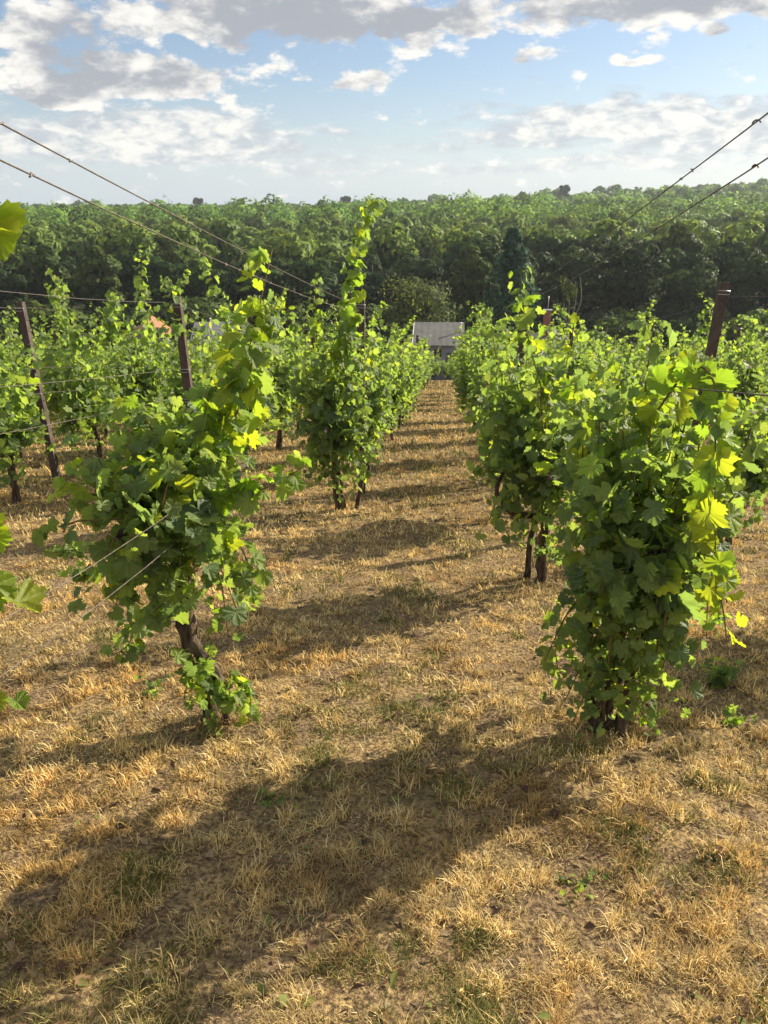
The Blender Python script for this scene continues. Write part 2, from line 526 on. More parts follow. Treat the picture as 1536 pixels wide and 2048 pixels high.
class Foliage:
    def __init__(self, rs): self.P, self.Nn, self.S, self.C, self.rs = [], [], [], [], rs

    def add(self, P, Nrm, size, young=0.1):
        n = len(P)
        self.P.append(np.asarray(P)); self.Nn.append(unit(np.asarray(Nrm, float)))
        self.S.append(np.broadcast_to(size, (n,)) * self.rs.uniform(0.55, 1.3, n))
        c = GREENS[self.rs.integers(0, 5, n)]
        yy = YELLOWS[self.rs.integers(0, 3, n)]
        c = np.where((self.rs.random(n) < young)[:, None], yy, c) * self.rs.uniform(0.8, 1.2, (n, 1))
        self.C.append(c)

    def shoot(self, pts, n, spread=0.05, size=0.065, young=0.1, taper=0.45, face=(0, 0, 0)):
        """leaves set alternately along a shoot, smaller to the tip"""
        rs = self.rs
        pts = np.asarray(pts, float)
        t = (np.arange(n) + rs.uniform(0, .9, n)) / n * (len(pts) - 1)
        k = np.clip(t.astype(int), 0, len(pts) - 2); f = (t - k)[:, None]
        p = pts[k] * (1 - f) + pts[k + 1] * f
        a = rs.uniform(0, 2 * np.pi, n)
        out = np.stack([np.cos(a), np.sin(a), rs.uniform(-.25, .35, n)], -1)
        q = p + out * spread * rs.uniform(0.4, 1.3, (n, 1))
        nr = out * 0.55 + np.array([0, 0, 0.45]) + rs.normal(0, .45, (n, 3)) + np.asarray(face)
        self.add(q, nr, size * (1 - (1 - taper) * t / (len(pts) - 1)), young)

    def mesh(self, name, lod):
        rs = self.rs
        P, Nn, Sz, C = (np.concatenate(a) for a in (self.P, self.Nn, self.S, self.C))
        n = len(P)
        down = np.array([0, 0, -1.0]) + rs.normal(0, .45, (n, 3)) + Nn * 0.3
        tip = unit(down - (down * Nn).sum(1, keepdims=True) * Nn)
        side = np.cross(tip, Nn)
        V0, T0 = LEAF[lod]
        m = len(V0)
        v = np.broadcast_to(V0, (n, m, 3)).copy()
        v[..., :2] *= 1 + rs.normal(0, .06, (n, m, 2))
        r2 = (v[..., 0] ** 2 + v[..., 1] ** 2)
        curl = rs.normal(0.18, .26, (n, 1)); fold = rs.normal(.2, .28, (n, 1)); v[..., 0] *= rs.uniform(.8, 1.15, (n, 1)); v[..., 0] += rs.normal(0, .12, (n, 1)) * v[..., 1]
        v[..., 2] = -curl * r2 + fold * np.abs(v[..., 0]) + rs.normal(0, .05, (n, m))
        v[..., 1] -= 0.25
        v *= Sz[:, None, None]
        W = P[:, None] + v[..., :1] * side[:, None] + v[..., 1:2] * tip[:, None] + v[..., 2:] * Nn[:, None]
        T = (T0[None] + np.arange(n)[:, None, None] * m).reshape(-1, 3)
        cc = np.repeat(C[:, None], m, 1)
        me = np_mesh(name, W.reshape(-1, 3), T, M['leaf'], cc.reshape(-1, 3))
        la = me.attributes.new('leaf_xy', 'FLOAT_VECTOR', 'POINT')
        la.data.foreach_set('vector', np.broadcast_to(V0, (n, m, 3)).astype(np.float32).ravel())
        return me


class Tubes:
    def __init__(self): self.V, self.F, self.n = [], [], 0

    def add(self, pts, radii, sides=6, knob=0.0, rs=None):
        pts = [Vector(p) for p in pts]
        if not hasattr(radii, '__len__'): radii = [radii] * len(pts)
        base = self.n
        up = Vector((0.3, 0.9, 0.1)).normalized()
        for i, p in enumerate(pts):
            t = (pts[min(i + 1, len(pts) - 1)] - pts[max(i - 1, 0)]).normalized()
            a = t.cross(up)
            if a.length < 1e-3: a = t.cross(Vector((1, 0, 0)))
            a.normalize(); b = t.cross(a)
            for k in range(sides):
                q = 2 * math.pi * k / sides
                r = radii[i] * (1 + (rs.uniform(-knob, knob) if knob else 0))
                self.V.append(p + (a * math.cos(q) + b * math.sin(q)) * r)
        for i in range(len(pts) - 1):
            for k in range(sides):
                k2 = (k + 1) % sides
                self.F.append((base + i * sides + k, base + i * sides + k2, base + (i + 1) * sides + k2, base + (i + 1) * sides + k))
        for e, i in ((0, 0), (1, len(pts) - 1)):
            self.V.append(pts[i]); c = base + len(pts) * sides + e
            for k in range(sides):
                k2 = (k + 1) % sides
                f = (c, base + i * sides + k2, base + i * sides + k) if e == 0 else (c, base + i * sides + k, base + i * sides + k2)
                self.F.append(f)
        self.n = len(self.V)

    def mesh(self, name, mat, smooth=True):
        me = bpy.data.meshes.new(name)
        me.from_pydata([tuple(v) for v in self.V], [], self.F)
        me.polygons.foreach_set('use_smooth', [smooth] * len(me.polygons))
        me.materials.append(mat)
        return me


def smooth_path(pts, n=4, jit=0.0, rs=None):
    pts = [Vector(p) for p in pts]
    out = []
    for i in range(len(pts) - 1):
        p0, p1, p2, p3 = pts[max(i - 1, 0)], pts[i], pts[i + 1], pts[min(i + 2, len(pts) - 1)]
        for k in range(n):
            t = k / n
            q = 0.5 * ((2 * p1) + (p2 - p0) * t + (2 * p0 - 5 * p1 + 4 * p2 - p3) * t * t + (3 * p1 - p0 - 3 * p2 + p3) * t ** 3)
            if jit and (i or k): q += Vector([rs.uniform(-jit, jit) for _ in range(3)])
            out.append(q)
    out.append(pts[-1])
    return out


def trunk_mesh(rs, path, r0, r1, arms=()):
    t = Tubes()
    p = smooth_path(path, 5, r0 * 0.3, rs)
    n = len(p)
    t.add(p, [(r0 + (r1 - r0) * i / (n - 1)) * (1.5 if i == 0 else 1) * rs.uniform(.85, 1.2) for i in range(n)], 9, 0.22, rs)
    for a in arms:
        q = smooth_path(a, 4, r1 * 0.25, rs); m = len(q)
        t.add(q, [r1 * 0.85 * (1 - .6 * i / (m - 1)) for i in range(m)], 7, 0.2, rs)
    return t.mesh('trunk', M['bark'])


def mass(fo, rs, n_shoots, per, head, env, size, young, upbias=0.7, canes=None):
    """a vine's bushy body: shoots from the head/cordon to points in the envelope"""
    (x0, x1), (y0, y1), (z0, z1) = env
    for _ in range(n_shoots):
        s = np.array([rs.normal(head[0], .05), rs.uniform(y0 * .8, y1 * .8), head[2] + rs.normal(0, .06)])
        e = np.array([rs.uniform(x0, x1), rs.uniform(y0, y1), 0])
        u = rs.random()
        e[2] = (head[2] + (z1 - head[2]) * rs.beta(2.2, 1.2)) if u < upbias else z0 + (head[2] - z0) * rs.random()
        if e[2] < head[2] - .1: e[0] = head[0] + (e[0] - head[0]) * .72
        mid = (s + e) / 2 + np.array([(e[0] - s[0]) * .25, (e[1] - s[1]) * .1, .12 if e[2] < head[2] else .05])
        pts = [s, mid, e]
        fo.shoot(pts, per, 0.085, size, young * (1.6 if e[2] > z1 - .35 else .7))
        if canes is not None and rs.random() < .6: canes.add(smooth_path([s, mid, mid + (e - mid) * .45], 3), 0.0035, 4)


def generic_vine(seed, lod, n_shoots, per, size, top, bottom, tall=0):
    rs = np.random.default_rng(seed); pr = random.Random(seed)
    fo = Foliage(rs); cn = Tubes()
    hz = pr.uniform(.72, .82)
    lean = pr.uniform(-.06, .06)
    mass(fo, rs, n_shoots, per, (lean, 0, hz), ((-.34, .34), (-.5, .5), (bottom, top)), size, .05, .64, cn)
    for _ in range(tall):
        x, y = rs.uniform(-.2, .2), rs.uniform(-.5, .5); h = rs.uniform(.15, .55)
        fo.shoot([(x, y, top - .3), (x + rs.uniform(-.06, .06), y, top + h * .5), (x + rs.uniform(-.2, .2), y + rs.uniform(-.1, .1), top + h)], int(per * 1.6), .05, size * .8, .12, .35)
    tr = trunk_mesh(pr, [(0, 0, -.06), (pr.uniform(-.05, .05), pr.uniform(-.06, .06), .28), (lean + pr.uniform(-.04, .04), 0, .55), (lean, 0, hz)], .036, .026,
                    [[(lean, 0, hz - .03), (lean, .3, hz + .04), (lean, .42, hz + .02)], [(lean, 0, hz - .03), (lean, -.3, hz + .03), (lean, -.42, hz + .03)]])
    return {'trunk': tr, 'canes': cn.mesh('canes', M['cane']), 'foliage': fo.mesh('foliage', lod)}


MID = [generic_vine(100 + k, 1, 60, 20, .088, (1.85, 2.0, 1.75, 1.95, 2.1, 1.9)[k], .24, (1, 2, 0, 1, 3, 2)[k]) for k in range(6)]
FAR = [generic_vine(200 + k, 2, 36, 12, .112, (1.8, 1.9, 1.7)[k], .4, (1, 2, 1)[k]) for k in range(3)]
for d in FAR: d.pop('canes')

ORD = ['first', 'second', 'third', 'fourth', 'fifth', 'sixth', 'seventh', 'eighth', 'ninth', 'tenth', 'eleventh', 'twelfth']


def row_name(i):
    k = abs(i)
    return 'the %s row %s of the lane' % (ORD[k - 1], 'left' if i < 0 else 'right')


# ---- the four vines close to the camera, each with its own growth
def hero(base, label, seed, trunk, arms, shoots, env, head, n_shoots, per, size, young, tube_r=(.042, .032), lod=0, upb=.6):
    rs = np.random.default_rng(seed); pr = random.Random(seed)
    x, y = base
    root = tag(empty('grapevine', (x, y, gz(x, y)), ROW_RZ), label, 'grapevine', 'grapevines in the vineyard rows')
    link('trunk', trunk_mesh(pr, trunk, *tube_r, arms), root)
    fo = Foliage(rs); cn = Tubes()
    mass(fo, rs, n_shoots, per, head, env, size, young, upb, cn)
    link('foliage', fo.mesh('foliage', lod), root)
    link('canes', cn.mesh('canes', M['cane']), root)
    for sh in shoots:
        f = Foliage(rs)
        pts = sh['p']
        f.shoot(pts, sh['n'], sh.get('w', .06), sh.get('s', size), sh.get('y', young), sh.get('t', .5), sh.get('f', (0, 0, 0)))
        me = f.mesh('foliage', lod)
        o = link('foliage', me, root)
        if sh.get('label'): o['label'] = sh['label']
        t = Tubes(); q = smooth_path(pts, 4)
        t.add(q, [.0045 * (1 - .6 * k / len(q)) for k in range(len(q))], 5)
        link('cane', t.mesh('cane', M['cane']), o)
    return root


VINES = []
hero((-.74, 2.78), 'gnarled grapevine with bare leaning trunk and yellow green shoots, nearest left of the lane', 11,
     [(0, 0, -.05), (-.03, .0, .18), (-.075, 0, .40), (-.085, 0, .70), (-.05, 0, .93)],
     [[(-.05, 0, .90), (-.12, -.18, 1.0), (-.16, -.36, 1.0)], [(-.05, 0, .90), (.06, .2, 1.0), (.10, .4, 1.02)], [(-.06, 0, .38), (.05, -.03, .2), (.07, -.05, -.03)]],
     [dict(p=[(-.05, -.1, .95), (-.2, -.2, .85), (-.28, -.2, .62)], n=40, w=.08, s=.075, y=.1),
      dict(p=[(.0, -.1, .95), (.12, -.15, .8), (.14, -.15, .5)], n=40, w=.08, s=.07, y=.1),
      dict(p=[(-.05, .1, .9), (.02, .15, .7), (.1, .15, .42)], n=30, w=.07, s=.065, y=.1),
      dict(p=[(-.03, -.05, 1.0), (.17, -.08, 1.06), (.34, -.1, 1.12), (.47, -.12, 1.21)], n=40, w=.065, s=.072, y=.6),
      dict(p=[(-.02, .05, .95), (.10, .08, 1.24), (.22, .1, 1.54), (.34, .1, 1.93)], n=80, w=.075, s=.078, y=.6),
      dict(p=[(.12, .1, 1.2), (.22, .05, 1.45), (.27, .1, 1.62), (.24, .1, 1.72)], n=36, w=.07, s=.068, y=.6),
      dict(p=[(-.07, -.05, 1.03), (-.25, -.1, 1.13), (-.37, -.12, 1.18)], n=22, w=.06, s=.075, y=.2),
      dict(p=[(-.08, -.05, .93), (-.27, 0, .97), (-.44, -.02, .97), (-.54, 0, 1.03)], n=20, w=.05, s=.06, y=.5),
      dict(p=[(-.1, .05, .74), (-.3, .1, .75), (-.5, .12, .73), (-.70, .15, .70)], n=48, w=.055, s=.066, y=.0),
      dict(p=[(-.11, .05, .64), (-.3, .1, .62), (-.5, .12, .61), (-.62, .12, .60)], n=44, w=.055, s=.064, y=.0),
      dict(p=[(-.12, 0, .6), (-.2, .02, .52), (-.3, .02, .42), (-.36, 0, .33), (-.44, 0, .28)], n=56, w=.07, s=.06, y=.1),
      dict(p=[(-.03, 0, 1.0), (-.09, 0, 1.2), (-.16, 0, 1.36)], n=20, w=.06, s=.07, y=.45),
      dict(p=[(-.01, 0, 1.0), (.06, 0, 1.24), (.09, 0, 1.44)], n=22, w=.06, s=.07, y=.5),
      dict(p=[(.1, 0, .95), (.19, -.03, .82), (.22, -.04, .70), (.21, -.04, .60)], n=26, w=.06, s=.065, y=.15),
      dict(p=[(-.05, -.06, .35), (.0, -.1, .25), (.03, -.1, .12)], n=60, w=.075, s=.048, y=.3),
      dict(p=[(.05, -.03, .2), (.12, -.06, .14), (.16, -.08, .08)], n=60, w=.07, s=.044, y=.3),
      dict(p=[(.0, -.1, .08), (.06, -.13, .03), (.0, -.15, .0)], n=14, w=.03, s=.03, y=.3)],
     ((-.42, .2), (-.42, .42), (.62, 1.44)), (-.05, 0, .96), 88, 14, .072, .2, (.042, .034))

hero((.95, 2.73), 'tall bushy grapevine leafy almost to the ground, closest on the right of the lane', 12,
     [(0, 0, -.05), (.0, 0, .2), (.02, .0, .5), (.0, 0, .85)],
     [[(0, 0, .83), (.0, .25, .95), (.02, .5, .95)], [(0, 0, .83), (.02, -.14, .90), (.03, -.24, .93)]] + [[(dx, -.03 + dy, -.03), (dx * 1.6, dy, .2), (dx * 2.2, dy * 1.5, .5)] for dx, dy in ((-.05, 0), (-.03, -.06), (.04, -.05), (.06, .03))],
     [dict(p=[(.0, 0, 1.3), (.04, -.3, 1.60), (.085, -.42, 1.58), (.11, -.45, 1.37), (.155, -.45, 1.09), (.2, -.43, .86)], n=56, w=.045, s=.062, y=.85, t=.95, f=(.35, -1.5, .1), label='hanging shoot of large bright yellow green leaves'),
      dict(p=[(.3, -.1, .8), (.36, -.1, .65), (.40, -.1, .50)], n=14, w=.05, s=.07, y=.7),
      dict(p=[(.0, 0, 1.3), (-.01, 0, 1.48), (-.01, 0, 1.70)], n=24, w=.07, s=.06, y=.3),
      dict(p=[(.1, .1, 1.3), (.12, .12, 1.42), (.14, .12, 1.56)], n=20, w=.07, s=.07, y=.4),
      dict(p=[(-.1, 0, 1.2), (-.24, -.02, 1.2), (-.34, -.02, 1.14)], n=18, w=.05, s=.065, y=.7),
      dict(p=[(-.05, -.05, .7), (-.2, -.08, .62), (-.29, -.08, .36)], n=30, w=.06, s=.05, y=.1),
      dict(p=[(0, -.1, .75), (-.12, -.14, .5), (-.2, -.12, .2)], n=40, w=.08, s=.05, y=.05),
      dict(p=[(.02, -.1, .75), (.0, -.16, .45), (-.06, -.14, .16)], n=40, w=.09, s=.05, y=.05),
      dict(p=[(.05, -.1, .8), (.15, -.14, .5), (.17, -.12, .22)], n=36, w=.08, s=.052, y=.1),
      dict(p=[(.1, 0, .9), (.3, 0, .75), (.36, 0, .45)], n=26, w=.07, s=.06, y=.3),
      dict(p=[(.02, .3, .5), (-.1, .3, .3), (.1, .3, .15)], n=26, w=.08, s=.05, y=.1),
      dict(p=[(.0, -.12, .5), (-.12, -.16, .3), (-.16, -.14, .12)], n=36, w=.09, s=.045, y=.05),
      dict(p=[(.05, -.12, .5), (.08, -.18, .3), (.02, -.16, .14)], n=36, w=.09, s=.045, y=.05),
      dict(p=[(.0, .15, .55), (-.2, .15, .35), (-.2, .1, .2)], n=36, w=.09, s=.05, y=.05),
      dict(p=[(.1, -.05, .15), (.16, -.06, .08), (.2, -.06, .03)], n=12, w=.04, s=.035, y=.2)],
     ((-.28, .34), (-.36, .42), (.1, 1.62)), (.02, 0, .8), 140, 15, .072, .06, upb=.52)

hero((-.45, 7.3), 'grapevine with one very tall leafy shoot rising above the treeline, beside the grass lane', 13,
     [(0, 0, -.05), (-.03, 0, .25), (-.05, 0, .5), (-.02, 0, .85)],
     [[(-.02, 0, .83), (.0, .3, .95), (.03, .6, .95)], [(-.02, 0, .83), (-.05, -.3, .95), (-.06, -.5, .95)], [(.15, .05, -.04), (.22, .05, .3), (.16, .02, .8)], [(.05, -.05, -.03), (.02, -.05, .3), (-.02, 0, .6)]],
     [dict(p=[(.05, 0, 1.5), (.10, 0, 1.8), (.14, 0, 2.12), (.22, 0, 2.55), (.36, 0, 2.92)], n=110, w=.085, s=.088, y=.4, t=.6, label='very tall upright leafy shoot'),
      dict(p=[(-.18, 0, 1.6), (-.19, 0, 2.0), (-.17, 0, 2.3)], n=30, w=.06, s=.065, y=.3),
      dict(p=[(-.4, .1, 1.6), (-.45, .1, 1.9), (-.56, .1, 2.12)], n=26, w=.055, s=.06, y=.3),
      dict(p=[(.0, 0, .8), (-.15, -.1, .6), (-.2, -.1, .35)], n=60, w=.11, s=.065, y=.05),
      dict(p=[(.05, -.1, .85), (.0, -.2, .55), (-.02, -.2, .22)], n=70, w=.12, s=.065, y=.05),
      dict(p=[(.1, 0, .9), (.24, -.1, .6), (.22, -.1, .28)], n=60, w=.1, s=.065, y=.1)],
     ((-.46, .38), (-.42, .45), (.3, 1.9)), (-.02, 0, .85), 115, 15, .08, .05)

hero((1.12, 4.86), 'grapevine with a pointed leafy crest, directly behind the bushy vine right of the lane', 14,
     [(0, 0, -.05), (-.03, 0, .25), (.0, 0, .5), (.0, 0, .85)],
     [[(0, 0, .83), (.0, .3, .95), (.03, .55, .95)], [(0, 0, .83), (-.05, -.3, .9), (-.08, -.5, .95)], [(0, 0, .5), (-.25, 0, .52), (-.36, 0, .70), (-.3, 0, .85)], [(-.1, .1, -.03), (-.09, .1, .3), (-.03, .05, .6)]],
     [dict(p=[(-.08, 0, 1.3), (-.2, 0, 1.65), (-.26, 0, 1.9), (-.29, 0, 2.12)], n=46, w=.08, s=.07, y=.4, t=.5),
      dict(p=[(-.2, 0, 1.2), (-.38, 0, 1.5), (-.45, 0, 1.78)], n=26, w=.07, s=.065, y=.25),
      dict(p=[(.0, 0, 1.3), (.04, 0, 1.6), (.06, 0, 1.85)], n=26, w=.07, s=.065, y=.5),
      dict(p=[(.1, 0, 1.0), (.3, 0, 1.35), (.36, 0, 1.55)], n=24, w=.07, s=.07, y=.6),
      dict(p=[(-.1, 0, .85), (-.3, -.05, .6), (-.36, -.05, .5)], n=26, w=.07, s=.06, y=.05),
      dict(p=[(0, -.05, .8), (-.08, -.1, .5), (-.05, -.1, .24)], n=60, w=.11, s=.06, y=.05),
      dict(p=[(.1, -.05, .8), (.08, -.1, .5), (.06, -.1, .22)], n=50, w=.1, s=.06, y=.05)],
     ((-.58, .3), (-.42, .45), (.4, 1.66)), (-.02, 0, .85), 110, 15, .076, .06)

EXTRA = [(-3, 9.75, 'bushy grapevine with two leafy crests between the two leaning rusty posts', [((-.05, 1.7), (-.2, 2.15), (-.25, 2.6)), ((.3, 1.7), (.42, 2.05), (.5, 2.35))]),
         (-3, 12.3, 'grapevine with a tall vertical leafy shoot just left of the rusty post', [((-.1, 1.8), (-.16, 2.4), (-.12, 2.9), (.0, 3.25))]),
         (-2, 9.4, 'grapevine with a thin slanting leafy shoot between post and yellow shoots', [((.3, 1.7), (.12, 2.1), (-.1, 2.7)), ((.65, 1.7), (.7, 2.1), (.6, 2.25))])]
for n_, (i_, y_, lab_, sh_) in enumerate(EXTRA):
    hero((row_x(i_, y_), y_), lab_, 40 + n_, [(0, 0, -.05), (.02, 0, .3), (0, 0, .8)], [[(0, 0, .78), (0, .6, .85)], [(0, 0, .78), (0, -.6, .85)]],
         [dict(p=[(a[0], 0, a[1]) for a in p], n=34 + 10 * len(p), w=.09, s=.085, y=.1, t=.55) for p in sh_],
         ((-.4, .4), (-.7, .7), (.3, 2.0)), (0, 0, .85), 62, 18, .086, .04, lod=1)

# the vine beside the camera: its outer leaves reach into the frame on the left
hero((-1.2, 1.32), 'grapevine at the left picture edge, only a few big backlit leaves reaching in', 15,
     [(0, 0, -.05), (-.02, 0, .3), (.0, 0, .6), (.0, 0, .9)],
     [[(0, 0, .88), (.0, .2, .95), (.0, .4, .95)], [(0, 0, .88), (0, -.3, .95)]],
     [dict(p=[(.05, 0, 1.5), (.25, .03, 1.72), (.48, .04, 1.80), (.56, .03, 1.78)], n=11, w=.03, s=.085, y=.9, t=.95, f=(.2, -1.0, .1)),
      dict(p=[(.0, 0, 1.0), (.2, 0, 1.2), (.42, .02, 1.27), (.49, .02, 1.25)], n=15, w=.035, s=.068, y=.9, t=.95, f=(.1, -.8, .3)),
      dict(p=[(.0, 0, .9), (.2, 0, 1.1), (.40, .02, 1.15), (.47, .03, 1.11)], n=15, w=.035, s=.066, y=.9, t=.95, f=(.1, -.8, .3)),
      dict(p=[(.0, 0, .8), (.2, 0, .9), (.35, .02, .92), (.40, .03, .82)], n=16, w=.04, s=.05, y=.8, t=.9, f=(.1, -.8, .3))],
     ((-.35, .12), (-.3, .3), (.6, 1.5)), (0, 0, .9), 14, 9, .078, .15)


# ---- the rest of the rows, copies with shared meshes
def copy_vine(protos, k, x, y, label, group, sc):
    d = protos[k % len(protos)]
    o = empty('grapevine', (x, y, gz(x, y)), ROW_RZ + (math.pi if random.random() < .5 else 0) + random.uniform(-.12, .12))
    o.scale = (sc * random.uniform(.9, 1.15), sc * random.uniform(.95, 1.1), sc)
    tag(o, label, 'grapevine', group)
    if y > 14 and abs(label.find('first row')) > 1: o.scale.x *= 1.3
    for nm, me in d.items(): link(nm, me, o)


count = 0
for i in [-1, 1, -2, 2, -3, 3, -4, 4, -5, 5, -6, 6, -7, 7]:
    y = {-1: 9.4, 1: 6.95, -2: 8.3, 2: 4.0, -3: 7.7, 3: 6.2}.get(i, 8.0 + .4 * (abs(i) % 3))
    k = 0
    while y < 42:
        x = row_x(i, y) + random.uniform(-.05, .05)
        if abs(x) < .5 * y * 1.07 + 1.3 and not (i == -3 and 8.2 < y < 9.2) and not any(e[0] == i and abs(e[1] - y) < .75 for e in EXTRA) and random.random() > .06:
            near = y < 19
            rn = row_name(i)
            if k < 8 and y < 24:
                lab = '%s ordinary grapevine downhill in %s' % (['nearest', 'second', 'third', 'fourth', 'fifth', 'sixth', 'seventh', 'eighth'][k], rn)
                g = 'grapevines in the vineyard rows'
            else:
                lab = 'small distant grapevine in the lower half of %s' % rn
                g = 'distant grapevines in %s' % rn
            if abs(i) <= 2 or y < 30:
                copy_vine(MID if near else FAR, random.randrange(6) if not (i == 2 and y < 9) else random.choice((0, 2)), x, y, lab, g, random.uniform(.92, 1.1) * (.84 if i == 2 and y < 9 else 1) * (1.08 if i in (-3, -2) and y < 13 else 1))
                count += 1
            k += 1
        y += random.uniform(1.95, 2.25) if abs(i) < 3 else random.uniform(1.15, 1.3) if i == -3 else random.uniform(1.3, 1.6)
for k, (x, y, sc) in enumerate(((2.1, 37, .7), (3.5, 38.2, .7), (2.45, 40.2, .75), (3.3, 41.0, .72), (2.9, 42.6, .8), (3.9, 42.8, .8), (2.2, 42.9, .8))):
    copy_vine(FAR, k, x, y, 'low young grapevine closing the far lower end of the grass lane', 'low vines closing the far end of the lane', sc)
print('vines', count)


# ------------------------------------------------------------------ posts and wires
def post_mesh(h, seed):
    """angle-iron like post: an open C profile with a rolled edge"""
    pr = random.Random(seed)
    w, d, t = .039, .036, .006
    prof = [(-w, -d), (w, -d), (w, d), (w * .55, d), (w * .55, d - t), (w - t, d - t), (w - t, -d + t), (-w + t, -d + t), (-w + t, d - t), (-w * .55, d - t), (-w * .55, d), (-w, d)]
    V, F = [], []
    zs = [-.3, .6, 1.2, 1.8, h]
    for z in zs:
        for a, b in prof: V.append((a + pr.uniform(-.001, .001), b, z))
    n = len(prof)
    for j in range(len(zs) - 1):
        for k in range(n):
            k2 = (k + 1) % n
            F.append((j * n + k, j * n + k2, (j + 1) * n + k2, (j + 1) * n + k))
    F.append(tuple(range((len(zs) - 1) * n, len(zs) * n)))
    me = bpy.data.meshes.new('post'); me.from_pydata(V, [], F); me.materials.append(M['rust'])
    return me


PM = post_mesh(2.16, 1)
SIDE = lambda i: 'left' if i < 0 else 'right'


def clip_mesh():
    t = Tubes()
    t.add([(-.05, -.044, .015), (.05, -.044, .015), (.05, -.044, -.015), (-.05, -.044, -.015)], .004, 5)
    return t.mesh('wire_clip', M['pole'])


CLIP = clip_mesh()


def add_post(i, y, label, lean=(0, 0)):
    x = row_x(i, y) + {(-2, 0): .16, (2, 0): -.09, (-3, 0): -.1}.get((i, int(y > 9)), .06)
    o = empty('trellis_post', (x, y, gz(x, y)), ROW_RZ)
    o.rotation_euler = (lean[1], lean[0], ROW_RZ)
    tag(o, label, 'post', 'trellis posts in the vineyard rows')
    if (i, int(y > 9)) == (2, 0): o.scale = (1, 1, 1.035)
    link('shaft', PM, o)
    for zc in (2.08, 1.43, 1.12): link('wire_clip', CLIP, o, (0, 0, zc))


POSTS = {-1: [0.2, 8.2, 16.4, 24.5, 33], 1: [0.3, 8.1, 16, 24, 32], -2: [0.0, 7.85, 16, 24.2, 32], 2: [0.2, 7.1, 16, 24, 32],
         -3: [.3, 8.8, 17, 25], 3: [.5, 8.2, 16, 24], -4: [9, 17, 25], 4: [8.3, 16.2, 24], -5: [17, 25], 5: [16, 24]}
for i, ys in POSTS.items():
    kk = 0
    for y in ys:
        if y < 1 or abs(row_x(i, y)) > .5 * y * 1.07 + 2: continue
        lean = (random.uniform(-.02, .02), random.uniform(-.02, .02))
        if (i, kk) == (-2, 0): lean, lab = (-.035, 0), 'rusty brown trellis post rising behind the yellow green shoots, left of the lane'
        elif (i, kk) == (-3, 0): lean, lab = (-.04, 0), 'rusty brown leaning post with its foot visible in dry grass, far left'
        elif (i, kk) == (2, 0): lean, lab = (.03, 0), 'rusty brown trellis post sticking up behind the bushy right vine'
        else: lab = '%s rusty trellis post down %s' % (ORD[kk], row_name(i))
        add_post(i, y, lab, lean); kk += 1


kt = Tubes()
kt.add([(0.004 * math.cos(a), .013 * (a - 2.5) / 2.5, .004 * math.sin(a)) for a in np.linspace(0, 5, 7)], .0023, 4)
KNOT = kt.mesh('knot', M['wire'])


def add_wire(i, h, y0, y1, label, r=.0022, knots=False, sag=.05, dx=0.0):
    ys_p = [y for y in POSTS.get(i, [0, 8, 16, 24, 32]) if y0 < y < y1]
    stops = [y0] + ys_p + [y1]
    pts = []
    for a, b in zip(stops[:-1], stops[1:]):
        for k in range(8):
            t = k / 8; y = a + (b - a) * t
            pts.append((y, sag * 4 * t * (1 - t)))
    pts.append((y1, 0))
    P = [(row_x(i, y) + .03 + dx, y, float(SL * y if y > -4 else SL * y) + h - s) for y, s in pts]
    t = Tubes(); t.add(P, r, 5)
    o = link('trellis_wire', t.mesh('trellis_wire', M['wire']))
    tag(o, label, 'wire', 'wires strung along the vine rows')
    if knots:
        y = y0 + .1
        while y < min(y1, 9):
            yy = np.interp(y, [p[1] for p in P], [p[2] for p in P]); xx = row_x(i, y) + .03 + dx
            q = link('knot', KNOT, o, (xx, y, yy)); q.rotation_euler = (random.uniform(-.3, .3), random.uniform(0, 6), 0)
            y += random.uniform(.1, .3) if random.random() < .6 else random.uniform(.4, 1.1)


for i in (-1, 1):
    rn = row_name(i)
    add_wire(i, 2.09 if i < 0 else 2.2, -2, 33, 'topmost knotted wire along %s, crossing the sky' % rn, knots=True, sag=.03)
    add_wire(i, 2.03 if i < 0 else 2.13, -2, 33, 'second highest knotted wire along %s, below the topmost' % rn, knots=True, sag=.07, dx=.02)
add_wire(-1, 1.08, -1, 2.95, 'pale low wire tied to the gnarled left vine, upper one of the two', r=.0014)
add_wire(-1, .96, -1, 2.85, 'pale low wire tied to the gnarled left vine, lower one of the two', r=.0014)
add_wire(1, 1.53, -1, 33, 'middle wire running through the foliage of the bushy right vine')
for i in (-2, 2, -3, 3):
    rn = row_name(i)
    add_wire(i, 2.1, -1, 32 if abs(i) == 2 else 25, 'top wire along %s, tied to its post tops' % rn, sag=.13)
    add_wire(i, 1.44, -1, 32 if abs(i) == 2 else 25, 'pale middle wire along %s' % rn)
    add_wire(i, 1.15, -1, 32 if abs(i) == 2 else 25, 'pale low wire along %s' % rn)


# ------------------------------------------------------------------ weeds
def weed(x, y, label, seed, n=40, h=.1, size=.03):
    rs = np.random.default_rng(seed)
    fo = Foliage(rs)
    for _ in range(max(3, n // 8)):
        a = rs.uniform(0, 6.28); rr = rs.uniform(.03, .14)
        fo.shoot([(0, 0, .0), (rr * .5 * math.cos(a), rr * .5 * math.sin(a), h * .6), (rr * math.cos(a), rr * math.sin(a), h * rs.uniform(.5, 1))], 9, .025, size, .1)
    o = empty('weed', (x, y, gz(x, y)))
    link('foliage', fo.mesh('foliage', 1), o)
    tag(o, label, 'weed', 'green weeds in the dry grass')


